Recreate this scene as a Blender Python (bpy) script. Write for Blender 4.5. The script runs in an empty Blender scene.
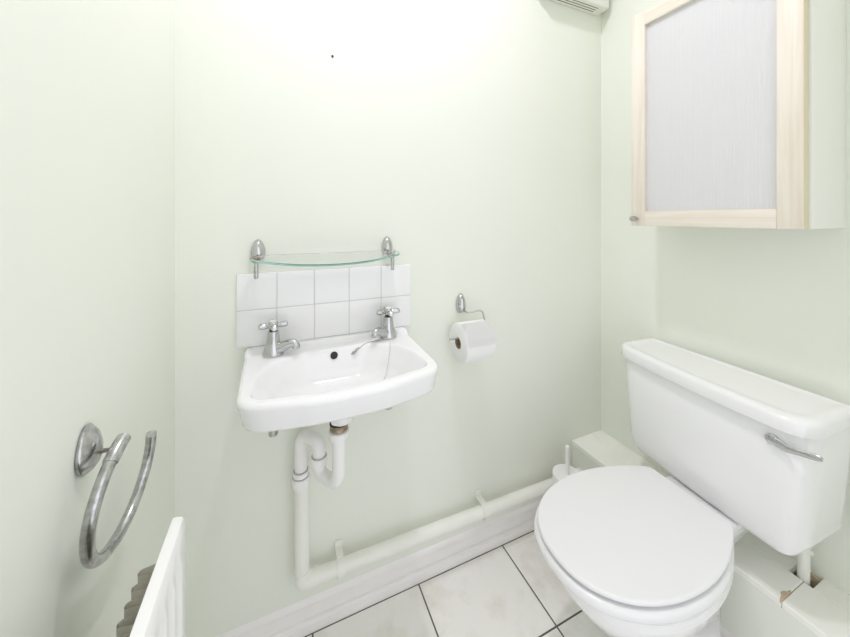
import bpy, bmesh, math
from mathutils import Vector, Matrix
from mathutils.geometry import interpolate_bezier

PI = math.pi
scene = bpy.context.scene
COL = scene.collection

# ------------------------------------------------------------------ room measures (metres)
W = 1.526            # right wall
FRONT = -1.30        # wall behind the camera
H = 2.64             # ceiling
CAM = (0.2527, -1.035, 1.20)
YAW = math.radians(23.1)

# ------------------------------------------------------------------ materials
def new_mat(name):
    m = bpy.data.materials.new(name)
    m.use_nodes = True
    nt = m.node_tree
    b = nt.nodes['Principled BSDF']
    return m, nt, b

def simple(name, col, rough=0.5, metal=0.0, coat=0.0, bump=0.0, bscale=60.0, vary=0.0, vscale=8.0, col2=None, spec=None, bdist=0.002):
    m, nt, b = new_mat(name)
    b.inputs['Base Color'].default_value = (*col, 1)
    b.inputs['Roughness'].default_value = rough
    b.inputs['Metallic'].default_value = metal
    if coat:
        b.inputs['Coat Weight'].default_value = coat
        b.inputs['Coat Roughness'].default_value = 0.05
    if spec is not None:
        b.inputs['Specular IOR Level'].default_value = spec
    tc = nt.nodes.new('ShaderNodeTexCoord')
    if vary > 0:
        n = nt.nodes.new('ShaderNodeTexNoise')
        n.inputs['Scale'].default_value = vscale
        n.inputs['Detail'].default_value = 4
        r = nt.nodes.new('ShaderNodeValToRGB')
        c2 = col2 or tuple(c * (1 - vary) for c in col)
        r.color_ramp.elements[0].color = (*c2, 1)
        r.color_ramp.elements[1].color = (*col, 1)
        r.color_ramp.elements[0].position = 0.3
        r.color_ramp.elements[1].position = 0.6
        nt.links.new(tc.outputs['Object'], n.inputs['Vector'])
        nt.links.new(n.outputs['Fac'], r.inputs['Fac'])
        nt.links.new(r.outputs['Color'], b.inputs['Base Color'])
    if bump > 0:
        n2 = nt.nodes.new('ShaderNodeTexNoise')
        n2.inputs['Scale'].default_value = bscale
        n2.inputs['Detail'].default_value = 5
        bp = nt.nodes.new('ShaderNodeBump')
        bp.inputs['Strength'].default_value = bump
        bp.inputs['Distance'].default_value = bdist
        nt.links.new(tc.outputs['Object'], n2.inputs['Vector'])
        nt.links.new(n2.outputs['Fac'], bp.inputs['Height'])
        nt.links.new(bp.outputs['Normal'], b.inputs['Normal'])
    return m

GREEN = (0.806, 0.830, 0.758)
M = {}
M['wall'] = simple('pale_green_paint', GREEN, 0.55, bump=0.10, bscale=90, vary=0.012, vscale=3, spec=0.35)
M['ceiling'] = simple('ceiling_paint', (0.87, 0.87, 0.85), 0.8)
M['trim'] = simple('white_gloss_paint', (0.88, 0.86, 0.855), 0.35, vary=0.03, vscale=12, bump=0.05, bscale=40)
M['boxpaint'] = simple('cream_board_paint', (0.92, 0.92, 0.87), 0.45, vary=0.03, vscale=9, bump=0.06, bscale=50)
M['pipe'] = simple('painted_pipe', (0.85, 0.85, 0.80), 0.35, vary=0.03, vscale=14)
M['trap'] = simple('white_plastic', (0.87, 0.86, 0.86), 0.3)
M['porcelain'] = simple('glazed_porcelain', (0.85, 0.85, 0.86), 0.13, coat=0.4)
M['seat'] = simple('white_seat_plastic', (0.81, 0.81, 0.82), 0.22)
M['cistern'] = simple('cistern_porcelain', (0.85, 0.85, 0.855), 0.16, coat=0.3)
M['chrome'] = simple('chrome', (0.60, 0.60, 0.61), 0.13, metal=1.0, vary=0.15, vscale=30)
M['worn_chrome'] = simple('worn_chrome', (0.56, 0.56, 0.56), 0.22, metal=1.0, vary=0.35, vscale=120, bump=0.15, bscale=200, bdist=0.0006)
M['nickel'] = simple('brushed_nickel', (0.50, 0.48, 0.46), 0.35, metal=1.0)
M['brass'] = simple('tarnished_brass', (0.42, 0.34, 0.24), 0.4, metal=0.8, vary=0.4, vscale=60)
M['rubber'] = simple('dark_rubber_and_gap_shade', (0.03, 0.027, 0.025), 0.6)
M['ringline'] = simple('grey_seal', (0.42, 0.42, 0.43), 0.5)
M['black'] = simple('black_hole', (0.012, 0.012, 0.014), 0.6)
M['radiator'] = simple('radiator_enamel', (0.88, 0.88, 0.87), 0.28)
M['fin'] = simple('bare_fin_steel', (0.78, 0.76, 0.69), 0.5, metal=0.1, vary=0.25, vscale=30)
M['paper'] = simple('tissue_paper', (0.87, 0.87, 0.87), 0.95, bump=0.35, bscale=220, bdist=0.001)
M['card'] = simple('cardboard', (0.33, 0.25, 0.19), 0.9)
M['cabinet'] = simple('white_melamine', (0.84, 0.85, 0.81), 0.4)
M['plaster'] = simple('broken_plaster', (0.62, 0.50, 0.36), 0.95, vary=0.3, vscale=80, bump=0.6, bscale=120)
M['ventplastic'] = simple('aged_white_plastic', (0.80, 0.80, 0.74), 0.45)
M['slot'] = simple('vent_slot_dark', (0.16, 0.15, 0.13), 0.7)
M['outside'] = simple('door_paint', (0.84, 0.84, 0.82), 0.4)

# maple with a faint long grain
def wood_mat(name, axis):
    m, nt, b = new_mat(name)
    tc = nt.nodes.new('ShaderNodeTexCoord')
    mp = nt.nodes.new('ShaderNodeMapping')
    s = [1, 1, 1]
    for k in range(3):
        s[k] = 3.0 if k == axis else 55.0
    mp.inputs['Scale'].default_value = s
    n = nt.nodes.new('ShaderNodeTexNoise')
    n.inputs['Scale'].default_value = 1.0
    n.inputs['Detail'].default_value = 6
    n.inputs['Distortion'].default_value = 0.6
    r = nt.nodes.new('ShaderNodeValToRGB')
    r.color_ramp.elements[0].color = (0.68, 0.605, 0.505, 1)
    r.color_ramp.elements[1].color = (0.79, 0.735, 0.655, 1)
    r.color_ramp.elements[0].position = 0.25
    r.color_ramp.elements[1].position = 0.62
    nt.links.new(tc.outputs['Object'], mp.inputs['Vector'])
    nt.links.new(mp.outputs['Vector'], n.inputs['Vector'])
    nt.links.new(n.outputs['Fac'], r.inputs['Fac'])
    nt.links.new(r.outputs['Color'], b.inputs['Base Color'])
    b.inputs['Roughness'].default_value = 0.4
    return m
M['maple_v'] = wood_mat('maple_vertical_grain', 2)
M['maple_h'] = wood_mat('maple_cross_grain', 1)
M['edgeband'] = simple('maple_edge_band', (0.72, 0.66, 0.48), 0.5)

# clear glass with a green edge
def glass_mat():
    m, nt, b = new_mat('clear_glass')
    b.inputs['Base Color'].default_value = (0.985, 0.995, 0.99, 1)
    b.inputs['Roughness'].default_value = 0.0
    b.inputs['Transmission Weight'].default_value = 1.0
    b.inputs['IOR'].default_value = 1.5
    out = nt.nodes['Material Output']
    va = nt.nodes.new('ShaderNodeVolumeAbsorption')
    va.inputs['Color'].default_value = (0.55, 0.93, 0.82, 1)
    va.inputs['Density'].default_value = 2.5
    nt.links.new(va.outputs['Volume'], out.inputs['Volume'])
    return m
M['glass'] = glass_mat()
def edge_mat():
    m, nt, b = new_mat('green_glass_edge')
    b.inputs['Base Color'].default_value = (0.30, 0.62, 0.53, 1)
    b.inputs['Roughness'].default_value = 0.15
    b.inputs['Transmission Weight'].default_value = 0.35
    b.inputs['IOR'].default_value = 1.5
    return m
M['glass_edge'] = edge_mat()

# frosted reeded glass
def reeded():
    m, nt, b = new_mat('frosted_reeded_glass')
    b.inputs['Base Color'].default_value = (0.80, 0.80, 0.815, 1)
    b.inputs['Roughness'].default_value = 0.38
    out = nt.nodes['Material Output']
    g = nt.nodes.new('ShaderNodeBsdfTransparent')
    g.inputs['Color'].default_value = (0.95, 0.95, 0.96, 1)
    mx = nt.nodes.new('ShaderNodeMixShader')
    mx.inputs['Fac'].default_value = 0.27
    nt.links.new(b.outputs['BSDF'], mx.inputs[1])
    nt.links.new(g.outputs['BSDF'], mx.inputs[2])
    nt.links.new(mx.outputs['Shader'], out.inputs['Surface'])
    return m
M['reeded'] = reeded()

# floor: stone-look tiles with dark grout
TX, TY, TP = 0.3325, -0.2840, 0.3305
def floor_mat():
    m, nt, b = new_mat('stone_floor_tiles')
    N, L = nt.nodes, nt.links
    geo = N.new('ShaderNodeNewGeometry')
    sep = N.new('ShaderNodeSeparateXYZ')
    L.new(geo.outputs['Position'], sep.inputs['Vector'])
    def math_n(op, a, bb=None):
        n = N.new('ShaderNodeMath'); n.operation = op
        for i, v in enumerate((a, bb)):
            if v is None: continue
            if isinstance(v, (int, float)): n.inputs[i].default_value = v
            else: L.new(v, n.inputs[i])
        return n.outputs[0]
    def grout(sock, off):
        t = math_n('DIVIDE', math_n('SUBTRACT', sock, off), TP)
        f = math_n('FRACT', math_n('ADD', t, 100.5))
        d = math_n('MULTIPLY', math_n('ABSOLUTE', math_n('SUBTRACT', f, 0.5)), TP)
        return math_n('LESS_THAN', d, 0.0023)
    gm = math_n('MAXIMUM', grout(sep.outputs['X'], TX), grout(sep.outputs['Y'], TY))
    skl = math_n('LESS_THAN', math_n('ABSOLUTE', math_n('ADD', sep.outputs['Y'], 0.0195)), 0.0022)
    gm = math_n('MAXIMUM', gm, skl)
    n = N.new('ShaderNodeTexNoise'); n.inputs['Scale'].default_value = 7; n.inputs['Detail'].default_value = 8
    n.inputs['Roughness'].default_value = 0.65
    L.new(geo.outputs['Position'], n.inputs['Vector'])
    r = N.new('ShaderNodeValToRGB')
    r.color_ramp.elements[0].color = (0.76, 0.725, 0.665, 1); r.color_ramp.elements[0].position = 0.30
    r.color_ramp.elements[1].color = (0.88, 0.87, 0.845, 1); r.color_ramp.elements[1].position = 0.52
    L.new(n.outputs['Fac'], r.inputs['Fac'])
    mix = N.new('ShaderNodeMix'); mix.data_type = 'RGBA'
    L.new(gm, mix.inputs['Factor'])
    L.new(r.outputs['Color'], mix.inputs['A'])
    mix.inputs['B'].default_value = (0.10, 0.092, 0.083, 1)
    L.new(mix.outputs['Result'], b.inputs['Base Color'])
    b.inputs['Roughness'].default_value = 0.42
    bp = N.new('ShaderNodeBump'); bp.inputs['Strength'].default_value = 0.5; bp.inputs['Distance'].default_value = 0.002
    inv = math_n('SUBTRACT', 1.0, gm)
    L.new(inv, bp.inputs['Height']); L.new(bp.outputs['Normal'], b.inputs['Normal'])
    return m
M['floor'] = floor_mat()
M['tile'] = simple('white_wall_tile', (0.86, 0.86, 0.865), 0.15, coat=0.3)
M['tilegrout'] = simple('tile_grout', (0.60, 0.60, 0.575), 0.8)

# ------------------------------------------------------------------ mesh helpers
def obj(name, bm, mat, parent=None, origin=None, smooth=35, local=False, kind=None, label=None):
    """Link a bmesh given in world coordinates (or parent-local if local) as one object."""
    bmesh.ops.recalc_face_normals(bm, faces=bm.faces)
    org = Vector(origin) if origin else Vector((0, 0, 0))
    if parent is not None and not local:
        org = Vector(parent['_o']) if '_o' in parent else Vector((0, 0, 0))
    if not local:
        bmesh.ops.translate(bm, verts=bm.verts, vec=-org)
    me = bpy.data.meshes.new(name)
    bm.to_mesh(me); bm.free()
    mats = mat if isinstance(mat, (list, tuple)) else [mat]
    for mm in mats: me.materials.append(mm)
    for p in me.polygons: p.use_smooth = True
    me.set_sharp_from_angle(angle=math.radians(smooth))
    o = bpy.data.objects.new(name, me)
    COL.objects.link(o)
    if parent is not None:
        o.parent = parent
        if not local: o['_o'] = list(org)
    elif origin:
        o.location = org
        o['_o'] = list(org)
    if kind: o['kind'] = kind
    if label: o['label'] = label
    return o

def thing(name, label, cat, loc, rotz=0.0, group=None):
    o = bpy.data.objects.new(name, None)
    o.empty_display_size = 0.05
    COL.objects.link(o)
    o.location = loc; o.rotation_euler = (0, 0, rotz)
    o['_o'] = list(loc)
    o['label'] = label; o['category'] = cat
    if group: o['group'] = group
    return o

def tag(o, label, cat, group=None):
    o['label'] = label; o['category'] = cat
    if group: o['group'] = group
    return o

def add_box(bm, x0, x1, y0, y1, z0, z1, bev=0.0, seg=2):
    vs = [bm.verts.new((x, y, z)) for x in (x0, x1) for y in (y0, y1) for z in (z0, z1)]
    fs = [(0, 1, 3, 2), (4, 6, 7, 5), (0, 4, 5, 1), (2, 3, 7, 6), (0, 2, 6, 4), (1, 5, 7, 3)]
    faces = [bm.faces.new([vs[i] for i in f]) for f in fs]
    if bev > 0:
        es = list({e for f in faces for e in f.edges})
        bmesh.ops.bevel(bm, geom=es, offset=bev, segments=seg, profile=0.5, affect='EDGES')
    return bm

def box(x0, x1, y0, y1, z0, z1, bev=0.0, seg=2):
    return add_box(bmesh.new(), x0, x1, y0, y1, z0, z1, bev, seg)

def loft(bm, rings, cap0=True, cap1=True, closed=True):
    vr = [[bm.verts.new(p) for p in r] for r in rings]
    n = len(rings[0])
    for a, b in zip(vr, vr[1:]):
        for i in range(n if closed else n - 1):
            j = (i + 1) % n
            bm.faces.new((a[i], a[j], b[j], b[i]))
    if cap0: bm.faces.new(list(reversed(vr[0])))
    if cap1: bm.faces.new(vr[-1])
    return vr

def add_tube(bm, pts, r, seg=16, caps=True):
    """Tube along points; r a number or one radius per point."""
    P = [Vector(p) for p in pts]
    rs = r if isinstance(r, (list, tuple)) else [r] * len(P)
    T = []
    for i in range(len(P)):
        a = P[max(i - 1, 0)]; b = P[min(i + 1, len(P) - 1)]
        T.append((b - a).normalized())
    up = Vector((0, 0, 1)) if abs(T[0].z) < 0.9 else Vector((1, 0, 0))
    u = T[0].cross(up).normalized()
    rings = []
    for i, (p, t) in enumerate(zip(P, T)):
        if i:
            q = T[i - 1].rotation_difference(t)
            u = q @ u
        u = (u - t * u.dot(t)).normalized()
        v = t.cross(u)
        rings.append([p + (u * math.cos(2 * PI * k / seg) + v * math.sin(2 * PI * k / seg)) * rs[i] for k in range(seg)])
    loft(bm, rings, caps, caps)
    return bm

def tube(pts, r, seg=16, caps=True):
    return add_tube(bmesh.new(), pts, r, seg, caps)

def fillet(pts, rad, seg=8):
    """Round the corners of a polyline."""
    P = [Vector(p) for p in pts]
    rr = rad if isinstance(rad, (list, tuple)) else [rad] * (len(P) - 2)
    out = [P[0]]
    for i in range(1, len(P) - 1):
        a = (P[i - 1] - P[i]); b = (P[i + 1] - P[i])
        ang = a.angle(b)
        d = min(rr[i - 1] / math.tan(ang / 2), a.length * 0.499, b.length * 0.499)
        s = P[i] + a.normalized() * d; e = P[i] + b.normalized() * d
        r_ = d * math.tan(ang / 2)
        c = P[i] + (a.normalized() + b.normalized()).normalized() * (r_ / math.sin(ang / 2))
        u = s - c; w = e - c
        tot = u.angle(w); ax = u.cross(w).normalized()
        for k in range(seg + 1):
            out.append(c + Matrix.Rotation(tot * k / seg, 3, ax) @ u)
    out.append(P[-1])
    return out

def add_lathe(bm, prof, base=(0, 0, 0), axis=(0, 0, 1), seg=32, cap0=True, cap1=True):
    """prof: (radius, height) pairs about an axis from base."""
    ax = Vector(axis).normalized()
    q = Vector((0, 0, 1)).rotation_difference(ax)
    b = Vector(base)
    rings = []
    for r, h in prof:
        rings.append([b + q @ Vector((max(r, 1e-5) * math.cos(2 * PI * k / seg), max(r, 1e-5) * math.sin(2 * PI * k / seg), h)) for k in range(seg)])
    loft(bm, rings, cap0, cap1)
    return bm

def lathe(prof, base=(0, 0, 0), axis=(0, 0, 1), seg=32, cap0=True, cap1=True):
    return add_lathe(bmesh.new(), prof, base, axis, seg, cap0, cap1)

def round_poly(pts, seg=8):
    """pts: (x, y, radius) CCW; returns a polyline with rounded corners."""
    out = []
    n = len(pts)
    for i in range(n):
        p = Vector(pts[i][:2]); a = Vector(pts[i - 1][:2]) - p; b = Vector(pts[(i + 1) % n][:2]) - p
        r = pts[i][2]
        if r <= 0:
            out.append(p); continue
        ang = a.angle(b)
        if ang > PI - 0.02:
            out.append(p); continue
        d = r / math.tan(ang / 2)
        d = min(d, a.length * 0.49, b.length * 0.49)
        s = p + a.normalized() * d; e = p + b.normalized() * d
        for k in range(seg + 1):
            t = k / seg
            out.append((1 - t) ** 2 * s + 2 * t * (1 - t) * p + t * t * e)
    return out

def ray_ring(poly, c, n):
    """n points on a polyline seen from centre c at equal angles."""
    c = Vector(c); res = []
    for k in range(n):
        a = 2 * PI * k / n
        d = Vector((math.cos(a), math.sin(a)))
        best = None
        for i in range(len(poly)):
            p, q = poly[i - 1] - c, poly[i] - c
            e = q - p
            den = d.x * e.y - d.y * e.x
            if abs(den) < 1e-12: continue
            t = (p.x * e.y - p.y * e.x) / den
            s = (p.x * d.y - p.y * d.x) / den
            if t > 0 and -1e-6 <= s <= 1 + 1e-6 and (best is None or t > best): best = t
        res.append(c + d * best)
    return res

def bmjoin(*bms):
    out = bmesh.new()
    for b in bms:
        me = bpy.data.meshes.new('t'); b.to_mesh(me); b.free()
        out.from_mesh(me); bpy.data.meshes.remove(me)
    return out

def sstep(a, b, x):
    t = max(0.0, min(1.0, (x - a) / (b - a)))
    return t * t * (3 - 2 * t)

# ================================================================== SETTING
T = 0.10
def S(name, bm, mat): return obj(name, bm, mat, kind='structure')
S('floor', box(-T, W + T, FRONT - T, T, -0.05, 0), M['floor'])
S('ceiling', box(-T, W + T, FRONT - T, T, H, H + 0.05), M['ceiling'])
S('wall_back', box(-T, W + T, 0, T, 0, H), M['wall'])
S('wall_left', box(-T, 0, FRONT - T, 0, 0, H), M['wall'])
S('wall_right', box(W, W + T, FRONT - T, 0, 0, H), M['wall'])
# wall behind the camera, with the open doorway the picture was taken from
DX0, DX1, DZ = 0.10, 1.06, 2.02
wf = bmesh.new()
add_box(wf, 0, DX0, FRONT - T, FRONT, 0, H)
add_box(wf, DX1, W, FRONT - T, FRONT, 0, H)
add_box(wf, DX0, DX1, FRONT - T, FRONT, DZ, H)
S('wall_front', wf, M['wall'])
tr = bmesh.new()
add_box(tr, DX0 - 0.06, DX0, FRONT, FRONT + 0.016, 0, DZ + 0.06)
add_box(tr, DX1, DX1 + 0.06, FRONT, FRONT + 0.016, 0, DZ + 0.06)
add_box(tr, DX0, DX1, FRONT, FRONT + 0.016, DZ, DZ + 0.06)
S('trim_2', tr, M['trim'])

SKP = [(0.0, 0.0), (0.0185, 0.0), (0.0185, 0.0260), (0.0168, 0.0280), (0.0182, 0.0315), (0.0155, 0.0350), (0.0085, 0.0365), (0.0065, 0.0530),
       (0.0050, 0.0650), (0.0072, 0.0685), (0.0072, 0.0745), (0.0035, 0.0800), (0.0, 0.0870)]
def skirting(p0, p1, nrm):
    bm = bmesh.new()
    n = Vector(nrm)
    rings = []
    for p in (p0, p1):
        p = Vector(p)
        rings.append([p + n * d + Vector((0, 0, z)) for d, z in SKP])
    loft(bm, rings, True, True)
    return bm
BX = 1.357   # front of the boxing along the right wall
S('baseboard_back', skirting((0, 0, 0), (BX, 0, 0), (0, -1, 0)), M['trim'])
S('baseboard_left', skirting((0, -0.0185, 0), (0, FRONT, 0), (1, 0, 0)), M['trim'])
S('baseboard_right', skirting((BX, -0.0185, 0), (BX, FRONT, 0), (-1, 0, 0)), M['trim'])

# boxed-in pipework along the right wall: front panel + two top boards, hole round the inlet pipe
BZ = 0.280
CRK = -0.6325
S('trim_1', box(BX, BX + 0.018, FRONT, -0.0005, 0, BZ - 0.018), M['wall'])
bt = bmesh.new()
HX, HY0, HY1 = 1.468, -0.606, -0.650
add_box(bt, BX - 0.001, HX, CRK + 0.0007, -0.0005, BZ - 0.018, BZ, 0.0015, 1)
add_box(bt, HX, W - 0.0005, HY0, -0.0005, BZ - 0.018, BZ)
add_box(bt, BX - 0.001, HX, FRONT, CRK - 0.0007, BZ - 0.018, BZ - 0.0012, 0.0015, 1)
add_box(bt, HX, W - 0.0005, FRONT, HY1, BZ - 0.018, BZ - 0.0012)
S('trim_3', bt, M['boxpaint'])
# the crumbled corner of board beside the crack
cp = bmesh.new()
chip = [(1.3515, -0.6315), (1.3600, -0.6285), (1.3700, -0.6270), (1.3790, -0.6225), (1.3900, -0.6235), (1.3960, -0.6280), (1.4080, -0.6300), (1.4050, -0.6325), (1.3900, -0.6335), (1.3750, -0.6330), (1.3600, -0.6335)]
loft(cp, [[Vector((x, y, BZ - 0.004)) for x, y in chip], [Vector((x, y, BZ + 0.0002)) for x, y in chip], [Vector((x * 0.7 + 0.3 * 1.380, y * 0.7 - 0.3 * 0.629, BZ + 0.0006)) for x, y in chip]], True, True)
S('trim_4', cp, M['plaster'])

S('trim_5', box(W - 0.012, W - 0.0006, HY1 + 0.001, HY0 - 0.001, 0.15, BZ - 0.006, 0.003, 2), M['plaster'])

# ================================================================== SPLASHBACK
TZ0, TZ1, TX0, TW = 0.846, 1.0485, 0.1375, 0.1007
g = thing('tiled_splashback', 'white tiled splashback two tiles high on the wall behind the washbasin', 'tiles', (TX0 + 2.5 * TW, 0, TZ0))
bm = bmesh.new()
for i in range(5):
    for j in range(2):
        x0 = TX0 + i * TW; z0 = TZ0 + j * (TZ1 - TZ0) / 2
        add_box(bm, x0 + 0.0008, x0 + TW - 0.0008, -0.0075, -0.0006, z0 + 0.0008, z0 + (TZ1 - TZ0) / 2 - 0.0008, 0.0014, 2)
obj('tile_field', bm, M['tile'], g, smooth=12)
obj('grout', box(TX0 + 0.001, TX0 + 5 * TW - 0.001, -0.0064, -0.0003, TZ0 + 0.001, TZ1 - 0.001), M['tilegrout'], g)

# ================================================================== WASHBASIN
BC = 0.391
RZ = 0.834
basin = thing('washbasin', 'white wall hung washbasin with two chrome taps below the tiled splashback', 'sink', (BC, 0, 0.70))
NB = 192
def outer_poly(ins=0.0):
    h = 0.233 - ins; hf = 0.225 - ins
    pts = [(BC - h, -0.0006 if ins < 0.05 else -0.02, 0.006), (BC - hf, -0.298 + ins, 0.062)]
    for k in range(3, 8):
        x = -hf + 2 * hf * k / 10
        pts.append((BC + x, -0.299 - 0.032 * (1 - (x / hf) ** 2) + ins, 0))
    pts += [(BC + hf + 0.003, -0.294 + ins, 0.062), (BC + h, -0.0006 if ins < 0.05 else -0.02, 0.006)]
    return round_poly(pts, 10)
def inner_poly():
    # D-shaped bowl mouth: wavy back with tap landings
    L_, R_ = BC - 0.204, BC + 0.204
    pts = [(BC - 0.090, -0.068, 0.06), (BC - 0.160, -0.100, 0.06), (L_ + 0.012, -0.165, 0.08), (L_ + 0.000, -0.280, 0.040)]
    for k in range(3, 6):
        x = -0.204 + 0.408 * k / 8
        pts.append((BC + x, -0.280 - 0.027 * (1 - (x / 0.204) ** 2), 0))
    pts += [(R_ - 0.000, -0.276, 0.040), (R_ - 0.012, -0.165, 0.08), (BC + 0.160, -0.100, 0.06), (BC + 0.090, -0.068, 0.06)]
    return round_poly(pts, 10)
CB = (BC, -0.180)
ro = ray_ring(outer_poly(), CB, NB)
ri = ray_ring(inner_poly(), CB, NB)
def scale_in(ring, d, keep_back=True):
    out = []
    for p in ring:
        v = p - Vector(CB)
        q = Vector(CB) + v * (1 - d / v.length)
        if keep_back and p.y > -0.004: q.y = p.y
        out.append(q)
    return out
def deck_z(p):
    return RZ + 0.012 * sstep(-0.036, -0.024, p.y)
def ring3(r2, z): return [Vector((p.x, p.y, z(p) if callable(z) else z)) for p in r2]
rings = []
hole = [Vector((BC, -0.170)) + Vector((math.cos(2 * PI * k / NB), math.sin(2 * PI * k / NB))) * 0.021 for k in range(NB)]
def mix2(a, b, t): return [p.lerp(q, t) for p, q in zip(a, b)]
# underside, from the waste boss outwards
rings.append(ring3(hole, 0.682))
rings.append(ring3(mix2(hole, ro, 0.03), 0.686))
rings.append(ring3(mix2(hole, ro, 0.05), 0.722))
rings.append(ring3(mix2(hole, ro, 0.35), 0.734))
rings.append(ring3(mix2(hole, ro, 0.60), 0.762))
rings.append(ring3(mix2(hole, ro, 0.74), 0.776))
rings.append(ring3(mix2(hole, ro, 0.82), 0.776))
rings.append(ring3(scale_in(ro, 0.030), 0.7705))
rings.append(ring3(scale_in(ro, 0.020), 0.7710))
rings.append(ring3(scale_in(ro, 0.0135), 0.7740))
rings.append(ring3(scale_in(ro, 0.0100), 0.7800))
# apron and rounded rim
rings.append(ring3(scale_in(ro, 0.0008), lambda p: RZ - 0.016))
for a in (0, 20, 40, 60, 80):
    d = 0.012 * (1 - math.cos(math.radians(a)))
    rings.append(ring3(scale_in(ro, d), lambda p, a=a: deck_z(p) - 0.012 + 0.012 * math.sin(math.radians(a))))
r1 = scale_in(ro, 0.012)
for t in (0.0, 0.12, 0.2, 0.28, 0.36, 0.5, 0.7, 0.88):
    q = mix2(r1, ri, t)
    rings.append(ring3(q, deck_z))
# rounded lip, then the bowl
rings.append(ring3(mix2(r1, ri, 0.97), lambda p: RZ - 0.0008))
rings.append(ring3(scale_in(ri, 0.003, False), RZ - 0.004))
rings.append(ring3(scale_in(ri, 0.006, False), RZ - 0.012))
for t, z in ((0.10, 0.802), (0.17, 0.782), (0.26, 0.764), (0.38, 0.757), (0.55, 0.750), (0.75, 0.746), (0.93, 0.743)):
    rings.append(ring3(mix2(scale_in(ri, 0.006, False), hole, t), z))
rings.append(ring3(hole, 0.740))
rings.append(ring3(hole, 0.684))
bm = bmesh.new()
loft(bm, rings, True, True)
bowl = obj('bowl', bm, M['porcelain'], basin, smooth=45)
# overflow and plughole
obj('overflow_hole', lathe([(0.0100, 0), (0.0100, 0.0022), (0.0085, 0.0028)], (BC - 0.006, -0.0775, 0.8165), (0, -0.92, 0.40), 24), M['black'], basin)
pl = bmesh.new()
add_lathe(pl, [(0.020, 0), (0.0205, 0.003), (0.023, 0.0035), (0.023, 0.002)], (BC, -0.170, 0.7405), (0, 0, 1), 28, True, False)
obj('plughole', pl, M['chrome'], basin)
# waste fitting under the bowl
TXC, TYC = BC - 0.006, -0.165
obj('waste_washer', lathe([(0.0235, 0), (0.0235, 0.004)], (TXC, TYC, 0.678), (0, 0, 1), 28), M['rubber'], basin, label='dark rubber washer')
obj('waste_outlet', lathe([(0.020, 0), (0.0230, 0.003), (0.0222, 0.008), (0.0230, 0.012), (0.020, 0.0165)], (TXC, TYC, 0.6615), (0, 0, 1), 28), M['brass'], basin, label='tarnished brass waste tail')
# tap tails
for x in (BC - 0.161, BC + 0.160):
    tb = bmesh.new()
    add_lathe(tb, [(0.0075, 0), (0.0075, 0.150)], (x, -0.052, 0.630), (0, 0, 1), 18)
    add_lathe(tb, [(0.0175, 0), (0.0175, 0.011)], (x, -0.052, 0.752), (0, 0, 1), 6)
    add_lathe(tb, [(0.0095, 0), (0.0115, 0.002), (0.0115, 0.018), (0.0095, 0.020)], (x, -0.052, 0.618), (0, 0, 1), 10)
    obj('tap_tail', tb, M['nickel'], basin, label='grey metal tap tail under the bowl')

def make_tap(x, y, z, ang):
    """Pillar tap; ang = direction of the spout in plan."""
    d = Vector((math.cos(ang), math.sin(ang), 0)); s = Vector((-d.y, d.x, 0))
    c = Vector((x, y, z))
    b = bmesh.new()
    add_lathe(b, [(0.0262, 0), (0.0268, 0.003), (0.0258, 0.008), (0.0228, 0.019), (0.0192, 0.030), (0.0168, 0.0355), (0.0170, 0.0385),
                  (0.0162, 0.041), (0.0138, 0.062), (0.0128, 0.0645)], c, (0, 0, 1), 28)
    P0 = c + Vector((0, 0, 0.017))
    ctrl = [P0 + d * 0.006, P0 + d * 0.024 + Vector((0, 0, 0.005)), P0 + d * 0.042 + Vector((0, 0, 0.014)),
            P0 + d * 0.054 + Vector((0, 0, 0.0165)), P0 + d * 0.061 + Vector((0, 0, 0.012)), P0 + d * 0.063 + Vector((0, 0, 0.002))]
    pts, rad = [], []
    rr = [0.0175, 0.0145, 0.0115, 0.0102, 0.0098, 0.0096]
    for i in range(len(ctrl) - 1):
        for k in range(4):
            t = k / 4
            a0 = ctrl[max(i - 1, 0)]; a1 = ctrl[i]; a2 = ctrl[i + 1]; a3 = ctrl[min(i + 2, len(ctrl) - 1)]
            pts.append(0.5 * ((2 * a1) + (a2 - a0) * t + (2 * a0 - 5 * a1 + 4 * a2 - a3) * t * t + (-a0 + 3 * a1 - 3 * a2 + a3) * t ** 3))
            rad.append(rr[i] + (rr[i + 1] - rr[i]) * t)
    pts.append(ctrl[-1]); rad.append(rr[-1])
    add_tube(b, pts, rad, 18)
    tap = obj('tap', b, M['chrome'], basin, label='chrome pillar tap')
    obj('spindle', lathe([(0.0095, 0), (0.0095, 0.009)], c + Vector((0, 0, 0.0635)), (0, 0, 1), 20), M['rubber'], tap, label='spindle coloured dark as the shaded gap between body and handle')  # dark colour on the spindle stands for shade under the handle
    h = bmesh.new()
    hb = c + Vector((0, 0, 0.071))
    add_lathe(h, [(0.0085, 0), (0.0125, 0.002), (0.0130, 0.012), (0.0115, 0.0165), (0.0110, 0.0185), (0.006, 0.0205)], hb, (0, 0, 1), 24)
    hc = hb + Vector((0, 0, 0.0085))
    for k in range(4):
        a = ang + PI / 4 * 0 + k * PI / 2 + TAPROT
        dv = Vector((math.cos(a), math.sin(a), 0))
        add_lathe(h, [(0.0060, 0.008), (0.0056, 0.013), (0.0074, 0.017), (0.0082, 0.026), (0.0076, 0.033), (0.0048, 0.036)], hc, dv, 16)
    hd = obj('cross_handle', h, M['chrome'], tap)
    obj('indice', lathe([(0.0088, 0), (0.0085, 0.0016), (0.005, 0.0024)], hb + Vector((0, 0, 0.0195)), (0, 0, 1), 20), M['trap'], tap, label='white cap on top of the handle')
    return tap
TAPROT = math.radians(31)
make_tap(BC - 0.161, -0.053, RZ - 0.0005, math.radians(-25))
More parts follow.
